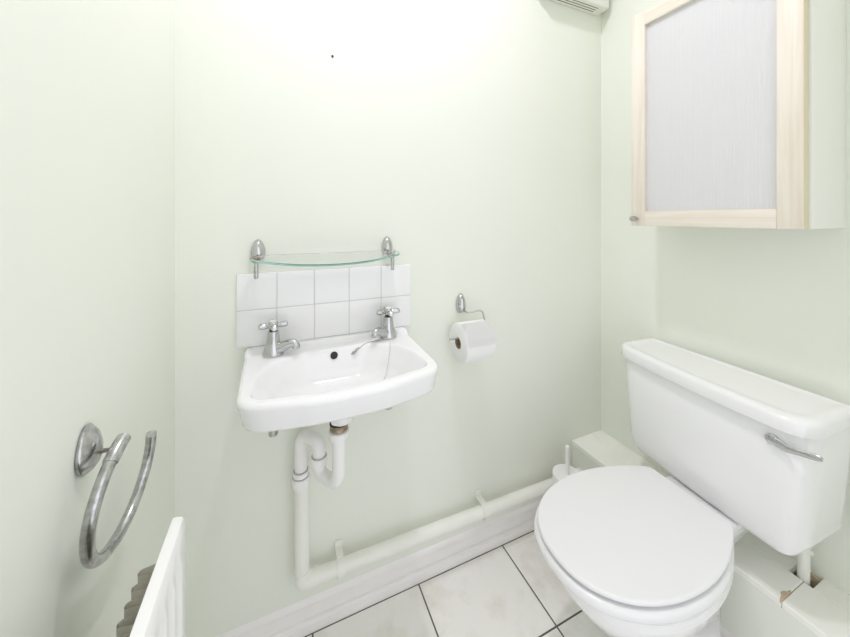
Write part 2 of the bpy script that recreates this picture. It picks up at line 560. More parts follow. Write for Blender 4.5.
TAPROT = math.radians(-36)
make_tap(BC + 0.160, -0.048, RZ - 0.0005, math.radians(-146))

# plug chains: two loose bead strands hanging from the foot of the right tap
from mathutils.bvhtree import BVHTree
bpy.context.view_layer.update()
def bvh_of(o):
    me = o.data
    mw = Matrix.Translation(Vector(o['_o']))
    return BVHTree.FromPolygons([mw @ v.co for v in me.vertices], [list(p.vertices) for p in me.polygons])
BV = bvh_of(bowl)
def on_bowl(x, y):
    h = BV.ray_cast(Vector((x, y, 1.0)), Vector((0, 0, -1)))
    return h[0]
def strand(path, name, label, end_ang):
    th = thing(name, label, 'chain', on_bowl(*path[0]) + Vector((0, 0, 0.0015)))
    P = []
    for (x0, y0), (x1, y1) in zip(path, path[1:]):
        for k in range(14):
            t = k / 14
            P.append(on_bowl(x0 + (x1 - x0) * t, y0 + (y1 - y0) * t) + Vector((0, 0, 0.0016)))
    P.append(on_bowl(*path[-1]) + Vector((0, 0, 0.0016)))
    # evenly spaced beads
    b = bmesh.new()
    acc = 0.0
    add_tube(b, P, 0.0008, 6)
    last = P[0]
    for p, q in zip(P, P[1:]):
        seg = (q - p).length
        t = 0.0
        while acc + (seg - t) >= 0.0034:
            t += 0.0034 - acc; acc = 0.0
            bmesh.ops.create_icosphere(b, subdivisions=1, radius=0.0016, matrix=Matrix.Translation(p.lerp(q, t / max(seg, 1e-9))))
        acc += seg - t
    obj('bead_chain', b, M['nickel'], th)
    e = P[-1]
    lb = bmesh.new()
    dv = (P[-1] - P[-4]).normalized()
    sv = dv.cross(Vector((0, 0, 1))).normalized()
    up = Vector((0, 0, 0.003))
    add_lathe(lb, [(0.0022, 0), (0.0030, 0.002), (0.0030, 0.010), (0.0018, 0.012)], e + up - dv * 0.004, dv, 12)
    add_lathe(lb, [(0.0020, 0), (0.0040, 0.003), (0.0040, 0.008), (0.0020, 0.010)], e + up + dv * 0.012 - sv * 0.006, sv + dv * end_ang, 12)
    ringp = [e + up + dv * 0.015 + (sv * math.cos(a) + dv * math.sin(a)) * 0.0075 for a in [2 * PI * k / 20 for k in range(20)]]
    ringp.append(ringp[0])
    add_tube(lb, ringp, 0.0018, 8, False)
    obj('end_link', lb, M['nickel'], th)
    return th
strand([(BC + 0.128, -0.064), (BC + 0.092, -0.067), (BC + 0.062, -0.074)], 'plug_chain', 'short bead chain lying along the back rim of the basin, left of the right tap', 0.6)
strand([(BC + 0.160, -0.076), (BC + 0.146, -0.110), (BC + 0.104, -0.170)], 'plug_chain', 'bead chain running from the right tap down inside the basin bowl', -0.5)

# ================================================================== GLASS SHELF
SZ = 1.083
shelf = thing('glass_shelf', 'clear glass shelf with green curved edge above the tiled splashback', 'shelf', (0.38, 0, SZ))
GX0, GX1, GB, GF = 0.172, 0.588, -0.026, -0.128
GC = (GX0 + GX1) / 2
gp = [(GX1 - 0.012, GB, 0.010), (GX0 + 0.012, GB, 0.010), (GX0, GB - 0.020, 0.012), (GX0 + 0.006, -0.062, 0.012)]
hw = (GX1 - GX0) / 2 - 0.006
for k in range(1, 20):
    x = -hw + 2 * hw * k / 20
    gp.append((GC + x, -0.062 + (GF + 0.062) * (1 - (abs(x) / hw) ** 2.1), 0))
gp += [(GX1 - 0.006, -0.062, 0.012), (GX1, GB - 0.020, 0.012)]
gpoly = round_poly(gp, 6)
bm = bmesh.new()
e_ = 0.0008
cg = Vector((GC, -0.07))
def inset(pl_, d): return [p + (cg - p).normalized() * d for p in pl_]
TILT = 0.20
def gz(y): return SZ + 0.009 + (y + 0.03) * TILT
rg = [[Vector((p.x, p.y, SZ)) for p in inset(gpoly, e_)], [Vector((p.x, p.y, SZ + e_)) for p in gpoly],
      [Vector((p.x, p.y, SZ + 0.006 - e_)) for p in gpoly], [Vector((p.x, p.y, SZ + 0.006)) for p in inset(gpoly, e_)]]
for r_ in rg:
    for p in r_: p.z += gz(p.y) - SZ
loft(bm, rg, True, True)
bm.normal_update()
bmesh.ops.recalc_face_normals(bm, faces=bm.faces)
for f in bm.faces:
    f.material_index = 1 if abs(f.normal.z) < 0.3 and f.normal.y < 0.5 else 0
obj('glass_panel', bm, [M['glass'], M['glass_edge']], shelf)

def dome(cx, cz, hw_, hh_, depth, wall='back', lean=0.25):
    """Teardrop wall boss: rounded top, flatter bottom, swelling from the wall."""
    b = bmesh.new()
    n = 32
    rings = []
    for d, s in ((0.0005, 0.94), (0.004, 1.0), (depth * 0.35, 0.93), (depth * 0.65, 0.78), (depth * 0.87, 0.54), (depth * 0.98, 0.26), (depth, 0.06)):
        r = []
        for k in range(n):
            a = 2 * PI * k / n
            u, v = math.cos(a), math.sin(a)
            if v < 0 and wall == 'back':
                px = hw_ * s * math.copysign(abs(u) ** 0.62, u)
                pz = hh_ * s * -abs(v) ** 0.85 * 0.86
            else:
                px = hw_ * s * u * (1 - 0.16 * v)
                pz = hh_ * s * v
            pz -= hh_ * lean * (1 - s)
            if wall == 'back': r.append(Vector((cx + px, -d, cz + pz)))
            else: r.append(Vector((d, cx + px, cz + pz)))
        rings.append(r)
    loft(b, rings, True, True)
    return b
for x, sx in ((0.1905, -1), (0.5605, 1)):
    br = obj('bracket', dome(x, 1.108, 0.0185, 0.033, 0.022), M['chrome'], shelf, smooth=75, label='chrome wall bracket')
    ex = x + sx * 0.0015; ey = -0.056; ez = gz(ey)
    arm = bmesh.new()
    add_tube(arm, fillet([(x, -0.012, ez - 0.008), (ex, -0.040, ez - 0.008), (ex, ey, ez - 0.008), (ex, ey, ez - 0.002)], 0.006, 5), 0.0042, 12)
    add_lathe(arm, [(0.0095, 0), (0.0095, 0.0022)], (ex, ey, ez - 0.0038), (0, 0, 1), 20)
    obj('arm', arm, M['chrome'], br)
    pin = bmesh.new()
    add_lathe(pin, [(0.0048, 0), (0.0056, 0.003), (0.0056, 0.042), (0.005, 0.0435)], (ex, ey, ez - 0.046), (0, 0, 1), 16)
    obj('hanging_pin', pin, M['worn_chrome'], br)
    obj('clamp_screw', lathe([(0.0085, 0), (0.0088, 0.003), (0.006, 0.0052), (0.002, 0.006)], (ex, ey, ez + 0.0070), (0, 0, 1), 20), M['brass' if sx < 0 else 'nickel'], br)

# ================================================================== WASTE PIPE
wp = thing('waste_pipe', 'white waste trap and pipe running from the washbasin down and along the skirting', 'pipe', (0.302, -0.045, 0.08))
PY, PXV, PZ, PR = -0.0435, 0.3025, 0.186, 0.0195
PZE = 0.172
TR = 0.0165
A = Vector((TXC, TYC, 0)); B = Vector((PXV - 0.003, PY - 0.001, 0))
mid = A.lerp(B, 0.50)
def at(v, z): return Vector((v.x, v.y, z))
obj('inlet_nut', lathe([(0.0200, 0), (0.0245, 0.002), (0.0245, 0.012), (0.0255, 0.0125), (0.0255, 0.0175), (0.0215, 0.0195)], at(A, 0.641), (0, 0, 1), 24), M['trap'], wp)
ub = fillet([at(A, 0.648), at(A, 0.519), at(mid, 0.519), at(mid, 0.566)], 0.034, 12)
obj('trap_bend', tube(ub, TR, 20), M['trap'], wp)
obj('trap_collar', lathe([(0.0172, 0), (0.0205, 0.001), (0.0210, 0.024), (0.0185, 0.0255)], at(mid, 0.541), (0, 0, 1), 24), M['trap'], wp)
obj('trap_seal', lathe([(0.0178, 0), (0.0192, 0.0003), (0.0192, 0.0024), (0.0178, 0.0026)], at(mid, 0.5655), (0, 0, 1), 24), M['ringline'], wp)
tb_ = fillet([at(mid, 0.562), at(mid, 0.603), at(B, 0.603), at(B, 0.460)], 0.034, 12)
obj('trap_top_bend', tube(tb_, TR, 20), M['trap'], wp)
nb = bmesh.new()
add_lathe(nb, [(0.0178, 0.042), (0.0205, 0.0415), (0.0205, 0.028)], at(B, 0.456), (0, 0, 1), 24)
add_lathe(nb, [(0.0225, 0), (0.0238, 0.002), (0.0238, 0.022), (0.0215, 0.026)], at(B, 0.456), (0, 0, 1), 24)
obj('coupling_nut', nb, M['trap'], wp)
sl = bmesh.new()
add_lathe(sl, [(0.0180, 0), (0.0192, 0.0003), (0.0192, 0.0022), (0.0180, 0.0026)], at(B, 0.4982), (0, 0, 1), 24)
add_lathe(sl, [(0.0205, 0), (0.0218, 0.0003), (0.0218, 0.0022), (0.0205, 0.0026)], at(B, 0.4830), (0, 0, 1), 24)
obj('coupling_seal', sl, M['ringline'], wp)
obj('upright_pipe', tube([(PXV, PY, 0.463), (PXV, PY, PZ + 0.030)], PR, 24), M['pipe'], wp)
el = fillet([(PXV, PY, PZ + 0.034), (PXV, PY, PZ), (PXV + 0.040, PY, PZ)], 0.016, 10)
obj('elbow', tube(el, PR + 0.0028, 24), M['pipe'], wp)
obj('level_pipe', tube([(PXV + 0.030, PY, PZ - 0.0004), (BX - 0.0005, PY, PZE)], PR, 24), M['pipe'], wp)

def make_clip(x, label):
    PZ = globals()['PZ'] + (PZE - globals()['PZ']) * (x - PXV) / (BX - PXV)
    c = thing('pipe_clip', label, 'pipe clip', (x, 0, PZ), group='clips holding the level waste pipe')
    b = bmesh.new()
    R0, R1, w = PR + 0.0004, PR + 0.0038, 0.0105
    out = [(PY + R1 * math.cos(a), PZ + R1 * math.sin(a)) for a in [math.radians(70 + k * 10) for k in range(0, 26)]]
    inn = [(PY + R0 * math.cos(a), PZ + R0 * math.sin(a)) for a in [math.radians(70 + k * 10) for k in range(0, 26)]]
    poly = out + inn[::-1]
    vr = []
    for xx in (x - w, x + w):
        vr.append([Vector((xx, y, z)) for y, z in poly])
    v0 = [b.verts.new(p) for p in vr[0]]; v1 = [b.verts.new(p) for p in vr[1]]
    n = len(poly); m_ = len(out)
    for i in range(n):
        j = (i + 1) % n
        b.faces.new((v0[i], v0[j], v1[j], v1[i]))
    for V, fl in ((v0, False), (v1, True)):
        for i in range(m_ - 1):
            q = [V[i], V[i + 1], V[n - 2 - i], V[n - 1 - i]]
            b.faces.new(q[::-1] if fl else q)
    obj('strap', b, M['pipe'], c)
    tb2 = bmesh.new()
    add_box(tb2, x - 0.0105, x + 0.0105, -0.0055, -0.0005, PZ + PR - 0.001, PZ + PR + 0.021, 0.0014, 2)
    add_box(tb2, x - 0.0105, x + 0.0105, PY + 0.004, -0.003, PZ + PR - 0.0015, PZ + PR + 0.0045, 0.001, 1)
    t_ = obj('wall_tab', tb2, M['pipe'], c)
    obj('screw', lathe([(0.0034, 0), (0.003, 0.0012), (0.001, 0.0016)], (x, -0.0055, PZ + PR + 0.013), (0, -1, 0), 12), M['pipe'], t_)
    return c
make_clip(0.408, 'white pipe clip on the level waste pipe near the elbow below the basin')
make_clip(0.900, 'white pipe clip on the level waste pipe below the toilet roll')

# ================================================================== TOILET ROLL + HOLDER
RX0, RX1, RY, RZ_, RR = 0.776, 0.880, -0.080, 0.794, 0.063
th = thing('toilet_roll_holder', 'small chrome toilet roll holder with a bent wire arm right of the basin', 'toilet roll holder', (0.826, 0, 0.89))
obj('wall_mount', dome(0.829, 0.898, 0.0190, 0.037, 0.024), M['chrome'], th, smooth=75)
WZ = RZ_ + 0.0145
arm = fillet([(0.832, -0.016, 0.878), (0.834, RY + 0.036, 0.877), (0.884, RY + 0.024, 0.884), (0.891, RY, WZ), (0.746, RY, WZ + 0.001)], [0.006, 0.012, 0.008], 6)
obj('wire_arm', tube(arm, 0.0028, 12), M['nickel'], th)
tr_ = thing('toilet_roll', 'white toilet roll hanging on the chrome wire holder', 'toilet roll', (0.835, RY, RZ_ - RR))
bm = bmesh.new()
core = 0.0185
prof = [(core, 0.001), (RR - 0.003, 0.0), (RR - 0.0008, 0.0012), (RR, 0.004), (RR, RX1 - RX0 - 0.004), (RR - 0.001, RX1 - RX0 - 0.001), (RR - 0.003, RX1 - RX0), (core, RX1 - RX0 - 0.001), (core, 0.001)]
add_lathe(bm, prof, (RX0, RY, RZ_), (1, 0, 0), 64, False, False)
bmesh.ops.remove_doubles(bm, verts=bm.verts, dist=1e-6)
paper = obj('paper', bm, M['paper'], tr_)
bm = bmesh.new()
add_lathe(bm, [(core - 0.0005, -0.0006), (core - 0.0005, RX1 - RX0 + 0.0006), (core - 0.0016, RX1 - RX0 + 0.0006), (core - 0.0016, -0.0006), (core - 0.0005, -0.0006)], (RX0, RY, RZ_), (1, 0, 0), 40, False, False)
obj('cardboard_core', bm, M['card'], tr_, label='brown cardboard tube')
# loose sheet end, slightly lifted
bm = bmesh.new()
ra = [math.radians(a) for a in range(214, 130, -6)]
rings = []
for i, a in enumerate(ra):
    lift = 0.0004 + 0.0040 * (1 - i / (len(ra) - 1)) ** 3
    for_r = RR + lift
    row = []
    for k in range(9):
        xx = RX0 + 0.002 + (RX1 - RX0 - 0.002) * k / 8
        extra = 0.004 * (k / 8) ** 4 * (1 - i / (len(ra) - 1)) ** 2
        row.append(Vector((xx + extra, RY + (for_r + extra) * math.cos(a - math.radians(40)), RZ_ + (for_r + extra) * math.sin(a - math.radians(40)))))
    rings.append(row)
top = [[Vector(p) for p in r] for r in rings]
vr = loft(bm, top, False, False, closed=False)
sf = bmesh.ops.solidify(bm, geom=bm.faces[:], thickness=0.0006)
obj('loose_sheet', bm, M['paper'], tr_)

# ================================================================== TOWEL RING (left wall)
tr2 = thing('towel_ring', 'worn chrome open towel ring on the left wall above the radiator', 'towel ring', (0, -0.416, 0.88))
obj('wall_mount', dome(-0.425, 0.880, 0.0255, 0.034, 0.018, wall='left', lean=0.20), M['worn_chrome'], tr2, smooth=75)
x0, y0, z0, R, thh, ph = 0.0444, -0.3994, 0.8864, 0.0827, -0.1188, 0.0874
u = Vector((math.sin(ph), math.cos(ph), 0)); n0 = Vector((math.cos(ph), -math.sin(ph), 0))
v = Vector((n0.x * math.sin(thh), n0.y * math.sin(thh), -math.cos(thh)))
cc = Vector((x0, y0, z0)) + v * R
def rp(deg):   # 0 = top, negative = towards the door
    a = math.radians(deg)
    return cc + u * (R * math.sin(a)) - v * (R * math.cos(a))
RA0, RA1 = -27, -287
ring = [rp(RA0 + (RA1 - RA0) * k / 60) for k in range(61)]
rm = obj('ring', tube(ring, 0.0076, 20), M['worn_chrome'], tr2)
obj('collar', tube([rp(d) for d in (-39, -34, -29, -24, -19, -16, -15.5)], [0.0090] * 6 + [0.0076], 20), M['worn_chrome'], tr2)
obj('stem', tube([(0.012, -0.417, 0.868), (0.026, -0.424, 0.872), rp(-29)], [0.0038, 0.0028, 0.0028], 12), M['nickel'], tr2)

# ================================================================== RADIATOR (left wall)
RDX = 0
rad = thing('radiator', 'white panel radiator on the left wall, its bare fins showing behind', 'radiator', (0.10, -0.70, 0.14))
RF, RT_, RB, RY0, RY1 = 0.119, 0.755, 0.14, -0.428, -1.20
bm = bmesh.new()
# flat panel with vertical flutes pressed into the face
prof = []
yy = RY0
N = 0
edge = 0.030
pts2 = [(RY0, -0.010), (RY0 - 0.003, -0.002), (RY0 - 0.006, 0.0)]
y = RY0 - edge
while y - 0.0333 > RY1 + edge:
    pts2 += [(y, 0.0), (y - 0.004, 0.0035), (y - 0.0165, 0.0035), (y - 0.0205, 0.0)]
    y -= 0.0333
pts2 += [(RY1 + 0.006, 0.0), (RY1 + 0.003, -0.002), (RY1, -0.010)]
rings = []
for yv, dx in pts2:
    fl = max(dx, 0.0); e = -min(dx, 0.0)
    bk = RF - 0.016
    fr = lambda d: max(RF - d - e, bk + 0.001)
    rings.append([Vector((x, yv, z)) for x, z in ((bk, RB + e), (bk, RT_ - e * 0.6), (fr(0.009), RT_ - e * 0.6), (fr(0.003), RT_ - 0.003), (fr(0.0), RT_ - 0.009), (fr(0.0), RT_ - 0.032),
        (fr(-fl), RT_ - 0.046), (fr(-fl), RB + 0.046), (fr(0.0), RB + 0.032), (fr(0.0), RB + 0.006), (fr(0.003), RB))])
loft(bm, rings, True, True)
obj('front_panel', bm, M['radiator'], rad)
# corrugated convector sheet welded to the back of the panel
bm = bmesh.new()
y = RY0 - 0.035
row = []
while y > RY1 + 0.05:
    row += [(RF - 0.0168, y), (RF - 0.0168, y - 0.006), (RF - 0.040, y - 0.0085), (RF - 0.043, y - 0.011), (RF - 0.043, y - 0.0155), (RF - 0.040, y - 0.018)]
    y -= 0.0205
rows = [[Vector((a, b, z)) for a, b in row] for z in (RB + 0.02, RT_ - 0.028)]
loft(bm, rows, False, False, closed=False)
bmesh.ops.solidify(bm, geom=bm.faces[:], thickness=0.0012)
obj('convector_fins', bm, M['fin'], rad, label='bare grey corrugated fins behind the panel')
for yb in (-0.55, -1.05):
    wbk = bmesh.new()
    add_box(wbk, 0.0003, 0.004, yb - 0.02, yb + 0.02, RB + 0.05, RT_ - 0.09)
    add_box(wbk, 0.003, RF - 0.0165, yb - 0.002, yb + 0.002, RT_ - 0.16, RT_ - 0.11)
    obj('wall_bracket', wbk, M['radiator'], rad)
vp = bmesh.new()
add_tube(vp, fillet([(RF - 0.008, RY1 + 0.004, RB + 0.03), (RF - 0.008, RY1 - 0.045, RB + 0.03), (RF - 0.008, RY1 - 0.045, 0.0005)], 0.012, 6), 0.0075, 14)
obj('valve_tail', vp, M['pipe'], rad)

# ================================================================== WALL CABINET (right wall)
CXF, CY0, CY1, CZ0, CZ1 = 1.346, -0.281, -0.686, 1.175, 1.868
cab = thing('wall_cabinet', 'white wall cabinet with maple framed door of reeded glass above the toilet', 'cabinet', (W, (CY0 + CY1) / 2, CZ0))
bm = bmesh.new()
t = 0.016
WX = W - 0.0006
add_box(bm, CXF, WX, CY1, CY1 + t, CZ0, CZ1, 0.0008, 1)
add_box(bm, CXF, WX, CY0 - t, CY0, CZ0, CZ1, 0.0008, 1)
add_box(bm, CXF, WX, CY1 + t, CY0 - t, CZ0, CZ0 + t)
add_box(bm, CXF, WX, CY1 + t, CY0 - t, CZ1 - t, CZ1)
add_box(bm, WX - 0.005, WX - 0.0005, CY1 + t, CY0 - t, CZ0 + t, CZ1 - t)
obj('carcass', bm, M['cabinet'], cab)
obj('inner_shelf', box(CXF + 0.003, WX - 0.006, CY1 + t, CY0 - t, 1.600, 1.616), M['cabinet'], cab)
DX_0, DX_1 = 1.3225, 1.3450
DY0, DY1 = -0.2805, -0.6800
DZ0_, DZ1_ = 1.1745, 1.868
SW = 0.0440
# door: two stiles and two rails as one frame; vertical and cross grain as two materials
bm = bmesh.new()
def fbox(*a, mi=0):
    n = len(bm.faces)
    before = set(bm.faces)
    add_box(bm, *a, bev=0.0010, seg=2)
    for f in bm.faces:
        if f not in before: f.material_index = mi
fbox(DX_0, DX_1, DY0 - SW, DY0, DZ0_, DZ1_, mi=0)
fbox(DX_0, DX_1, DY1, DY1 + SW, DZ0_, DZ1_, mi=0)
fbox(DX_0, DX_1, DY1 + SW, DY0 - SW, DZ0_, DZ0_ + 0.047, mi=1)
fbox(DX_0, DX_1, DY1 + SW, DY0 - SW, DZ1_ - 0.047, DZ1_, mi=1)
door = obj('door', bm, [M['maple_v'], M['maple_h']], cab, label='maple framed door')
obj('edge_banding', box(DX_0 + 0.001, DX_1 - 0.0005, DY1 - 0.0009, DY1 + 0.0004, DZ0_ + 0.0005, DZ1_ - 0.0005), M['edgeband'], door, label='yellowish edge strip')
# reeded pane
bm = bmesh.new()
gy0, gy1 = DY0 - SW + 0.004, DY1 + SW - 0.004
gz0, gz1 = DZ0_ + 0.043, DZ1_ - 0.043
nr = 44; sub = 8
prof = []
for k in range(nr * sub + 1):
    y = gy0 + (gy1 - gy0) * k / (nr * sub)
    prof.append((1.3350 - 0.00042 * abs(math.sin(PI * k / sub)), y))
prof = prof + [(1.3390, gy1), (1.3390, gy0)]
loft(bm, [[Vector((a, b, gz0)) for a, b in prof], [Vector((a, b, gz1)) for a, b in prof]], True, True)
obj('glass_pane', bm, M['reeded'], door, label='frosted reeded glass', smooth=50)
obj('knob', lathe([(0.0045, 0), (0.0045, 0.006), (0.0075, 0.008), (0.0086, 0.014), (0.0084, 0.026), (0.0066, 0.0288), (0.002, 0.0295)], (DX_0, -0.3005, 1.1975), (-1, 0, 0), 24), M['nickel'], door, label='small brushed nickel knob')

# ================================================================== TOILET
ROT = math.radians(2.0)
tl = thing('toilet', 'white close coupled toilet with closed lid in the right corner', 'toilet', (1.516, -0.478, 0), 0.0)
tl.rotation_euler = (0, 0, PI - ROT)      # local +x points out into the room
# local y is mirrored by the half turn: local +y looks towards the camera side
def egg(l0, l1, hw_, wide_at, n=96, back_hw=None, p=2.2, z=0.0, q=None):
    """Seat outline: rounded front at l1, straight back edge at l0 of half width back_hw."""
    pts = []
    q = q or p
    # front half
    m = n // 2
    side = []
    for k in range(m + 1):
        a = PI / 2 * k / m
        side.append((wide_at + (l1 - wide_at) * math.sin(a) ** (2 / p), hw_ * math.cos(a) ** (2 / q)))
    back = []
    bh = back_hw
    for k in range(1, 25):
        t_ = k / 24
        x = wide_at + (l0 - wide_at) * t_
        # ease from hw to back_hw
        y = hw_ + (bh - hw_) * (t_ ** 2.0)
        back.append((x, y))
    right = back[::-1] + side           # from back corner to the tip, +y side
    left = [(x, -y) for x, y in reversed(right[:-1])]
    return [Vector((x, y)) for x, y in right + left]
def rs(poly, c, n): return ray_ring(poly, c, n)
NT = 144
CT = (0.46, 0.0)
def pan_ring(poly, z, c=CT): return [Vector((p.x, p.y, z)) for p in ray_ring(poly, c, NT)]
rim = egg(0.225, 0.684, 0.170, 0.462, back_hw=0.100)
rim_in = egg(0.226, 0.676, 0.163, 0.462, back_hw=0.096)
bodyA = egg(0.22, 0.668, 0.155, 0.455, back_hw=0.086)
bodyB = egg(0.215, 0.625, 0.134, 0.435, back_hw=0.072)
bodyC = egg(0.205, 0.545, 0.108, 0.40, back_hw=0.062)
bodyD = egg(0.200, 0.495, 0.094, 0.37, back_hw=0.062)
foot0 = egg(0.195, 0.480, 0.098, 0.36, back_hw=0.072)
foot = egg(0.193, 0.490, 0.106, 0.36, back_hw=0.080)
bm = bmesh.new()
CP = (0.36, 0.0)
seq = [(foot, 0.0), (foot, 0.018), (foot0, 0.026), (bodyD, 0.07), (bodyD, 0.14), (bodyC, 0.215), (bodyB, 0.290), (bodyA, 0.350), (bodyA, 0.366),
       (rim_in, 0.370), (rim, 0.376), (rim, 0.394), (rim_in, 0.400)]
loft(bm, [pan_ring(p, z, CP) for p, z in seq], True, True)
# rear shelf that carries the cistern
def rect(x0, x1, h0, h1, r): return round_poly([(x0, -h0, r), (x1, -h1, r), (x1, h1, r), (x0, h0, r)], 6)
shr = [(rect(0.175, 0.255, 0.050, 0.060, 0.02), 0.29), (rect(0.110, 0.262, 0.066, 0.076, 0.02), 0.335), (rect(0.050, 0.268, 0.078, 0.088, 0.02), 0.375),
       (rect(0.030, 0.272, 0.083, 0.094, 0.02), 0.398), (rect(0.031, 0.268, 0.081, 0.091, 0.018), 0.4065), (rect(0.036, 0.262, 0.076, 0.086, 0.016), 0.4095)]
loft(bm, [[Vector((p.x, p.y, z)) for p in r] for r, z in shr], True, True)
pan = obj('pan', bm, M['porcelain'], tl, local=True, smooth=40)
# seat ring and lid
def plate(poly_fn, z0, z1, rr, dome_=0.0, hole_poly=None, steps=5):
    b = bmesh.new()
    rings = []
    outline = ray_ring(poly_fn, CT, NT)
    def ins(d): return [p + (Vector(CT) - p).normalized() * d for p in outline]
    for k in range(steps + 1):
        a = PI / 2 * k / steps
        rings.append([Vector((p.x, p.y, z0 + rr * (1 - math.sin(a)))) for p in ins(rr * (1 - math.cos(a)))][:] if False else
                     [Vector((p.x, p.y, z0 + rr - rr * math.cos(a))) for p in ins(rr - rr * math.sin(a))])
    for k in range(steps + 1):
        a = PI / 2 * k / steps
        rings.append([Vector((p.x, p.y, z1 - rr + rr * math.sin(a))) for p in ins(rr - rr * math.cos(a))])
    if dome_:
        o2 = ins(rr)
        for t_ in (0.15, 0.35, 0.6, 0.85, 0.97):
            rings.append([Vector((*(p.lerp(Vector(CT), t_)), z1 + dome_ * (1 - (1 - t_) ** 2))) for p in o2])
    loft(b, rings, True, True)
    return b
seat_o = egg(0.230, 0.707, 0.1755, 0.463, back_hw=0.100)
lid_o = egg(0.232, 0.699, 0.1680, 0.463, back_hw=0.104)
obj('seat', plate(seat_o, 0.4008, 0.4245, 0.0100), M['seat'], tl, local=True)
for bx_, by_ in ((0.36, 0.12), (0.36, -0.12), (0.60, 0.09), (0.60, -0.09)):
    obj('buffer', lathe([(0.008, 0), (0.008, 0.0062)], (bx_, by_, 0.4240), (0, 0, 1), 14), M['trap'], tl, local=True)
obj('lid', plate(lid_o, 0.4298, 0.4415, 0.0054, 0.0035), M['seat'], tl, local=True)
for sy in (-1, 1):
    obj('hinge', tube([(0.226, sy * 0.055, 0.423), (0.226, sy * 0.095, 0.423)], 0.0085, 16), M['seat'], tl, local=True)
# cistern
def cist(x1, hw_, bow, r, x0=0.004):
    pts = [(x0, -hw_ + 0.0, 0.012), (x1 - bow, -hw_, r)]
    for k in range(-4, 5):
        yv = (hw_ - r * 1.25) * k / 4
        pts.append((x1 - bow * (yv / hw_) ** 2, yv, 0))
    pts += [(x1 - bow, hw_, r), (x0, hw_, 0.012)]
    d_ = math.radians(1.2)
    out = []
    for p in round_poly(pts, 12):
        p = Vector((p.x * (1 + 0.33 * p.y), p.y))
        out.append(Vector((p.x * math.cos(d_) + p.y * math.sin(d_) + 0.004, -p.x * math.sin(d_) + p.y * math.cos(d_) - 0.012)))
    return out
CC = (0.10, 0.0)
def cring(poly, z): return [Vector((p.x, p.y, z)) for p in ray_ring(poly, CC, 256)]
bm = bmesh.new()
seq = [(cist(0.158, 0.188, 0.010, 0.030, 0.020), 0.4105), (cist(0.170, 0.200, 0.010, 0.034, 0.012), 0.4125), (cist(0.180, 0.211, 0.010, 0.038, 0.006), 0.420),
       (cist(0.184, 0.221, 0.011, 0.070), 0.432), (cist(0.187, 0.226, 0.012, 0.078), 0.455), (cist(0.192, 0.2375, 0.012, 0.085), 0.60), (cist(0.195, 0.242, 0.012, 0.090), 0.712), (cist(0.193, 0.240, 0.012, 0.090), 0.716)]
# the tank floor lifts at its ends
rr_ = []
for poly, z in seq:
    r_ = cring(poly, z)
    if z < 0.46:
        for p in r_:
            k = max(0.0, (abs(p.y + 0.012) - 0.175) / 0.050)
            p.z += (0.030 * min(k, 1.3) ** 2.0) * (1 - (z - 0.41) / 0.05)
    rr_.append(r_)
loft(bm, rr_, True, True)
cis = obj('cistern', bm, M['cistern'], tl, local=True, smooth=40)
bm = bmesh.new()
lo = [(0.000, 0.7175, 0.004), (0.000, 0.719, 0.001), (0, 0.722, 0.0), (0, 0.744, 0.0), (0, 0.749, 0.0012), (0, 0.753, 0.0045), (0, 0.7555, 0.010), (0, 0.7564, 0.017), (0, 0.7545, 0.027), (0, 0.7525, 0.036), (0, 0.7520, 0.050)]
rings = [cring(cist(0.212 - d, 0.2530 - d, 0.014, max(0.100 - d, 0.012), 0.003 + d * 0.6), z) for _, z, d in lo]
loft(bm, rings, True, True)
obj('cistern_lid', bm, M['cistern'], tl, local=True, smooth=40)
# flush lever on the front, right-hand end (local +y is towards the camera)
LY, LZ = 0.167, 0.685
fx = 0.202
lv = bmesh.new()
add_lathe(lv, [(0.0125, 0), (0.0130, 0.003), (0.0115, 0.009), (0.009, 0.011)], (fx - 0.004, LY, LZ), (1, 0, 0), 24)
lev = obj('flush_lever', lv, M['seat'], tl, local=True, label='white lever boss')
hb = bmesh.new()
add_lathe(hb, [(0.0118, 0), (0.0122, 0.003), (0.0118, 0.007), (0.009, 0.0085)], (fx + 0.006, LY, LZ + 0.001), (1, 0, 0.12), 24)
cpts = [(fx + 0.011, LY + 0.004, LZ), (fx + 0.013, LY + 0.018, LZ - 0.001), (fx + 0.016, LY + 0.027, LZ - 0.002), (fx + 0.016, LY + 0.046, LZ + 0.003), (fx + 0.014, LY + 0.072, LZ + 0.008), (fx + 0.013, LY + 0.081, LZ + 0.009)]
ringsL = []
for i, p in enumerate(cpts):
    hh = [0.0105, 0.0100, 0.0084, 0.0076, 0.0076, 0.0050][i]
    dd = 0.0038
    r = []
    for k in range(16):
        a = 2 * PI * k / 16
        r.append(Vector(p) + Vector((dd * math.cos(a), 0, hh * math.sin(a))))
    ringsL.append(r)
loft(hb, ringsL, True, True)
obj('handle', hb, M['chrome'], lev, local=True, label='chrome lever handle')

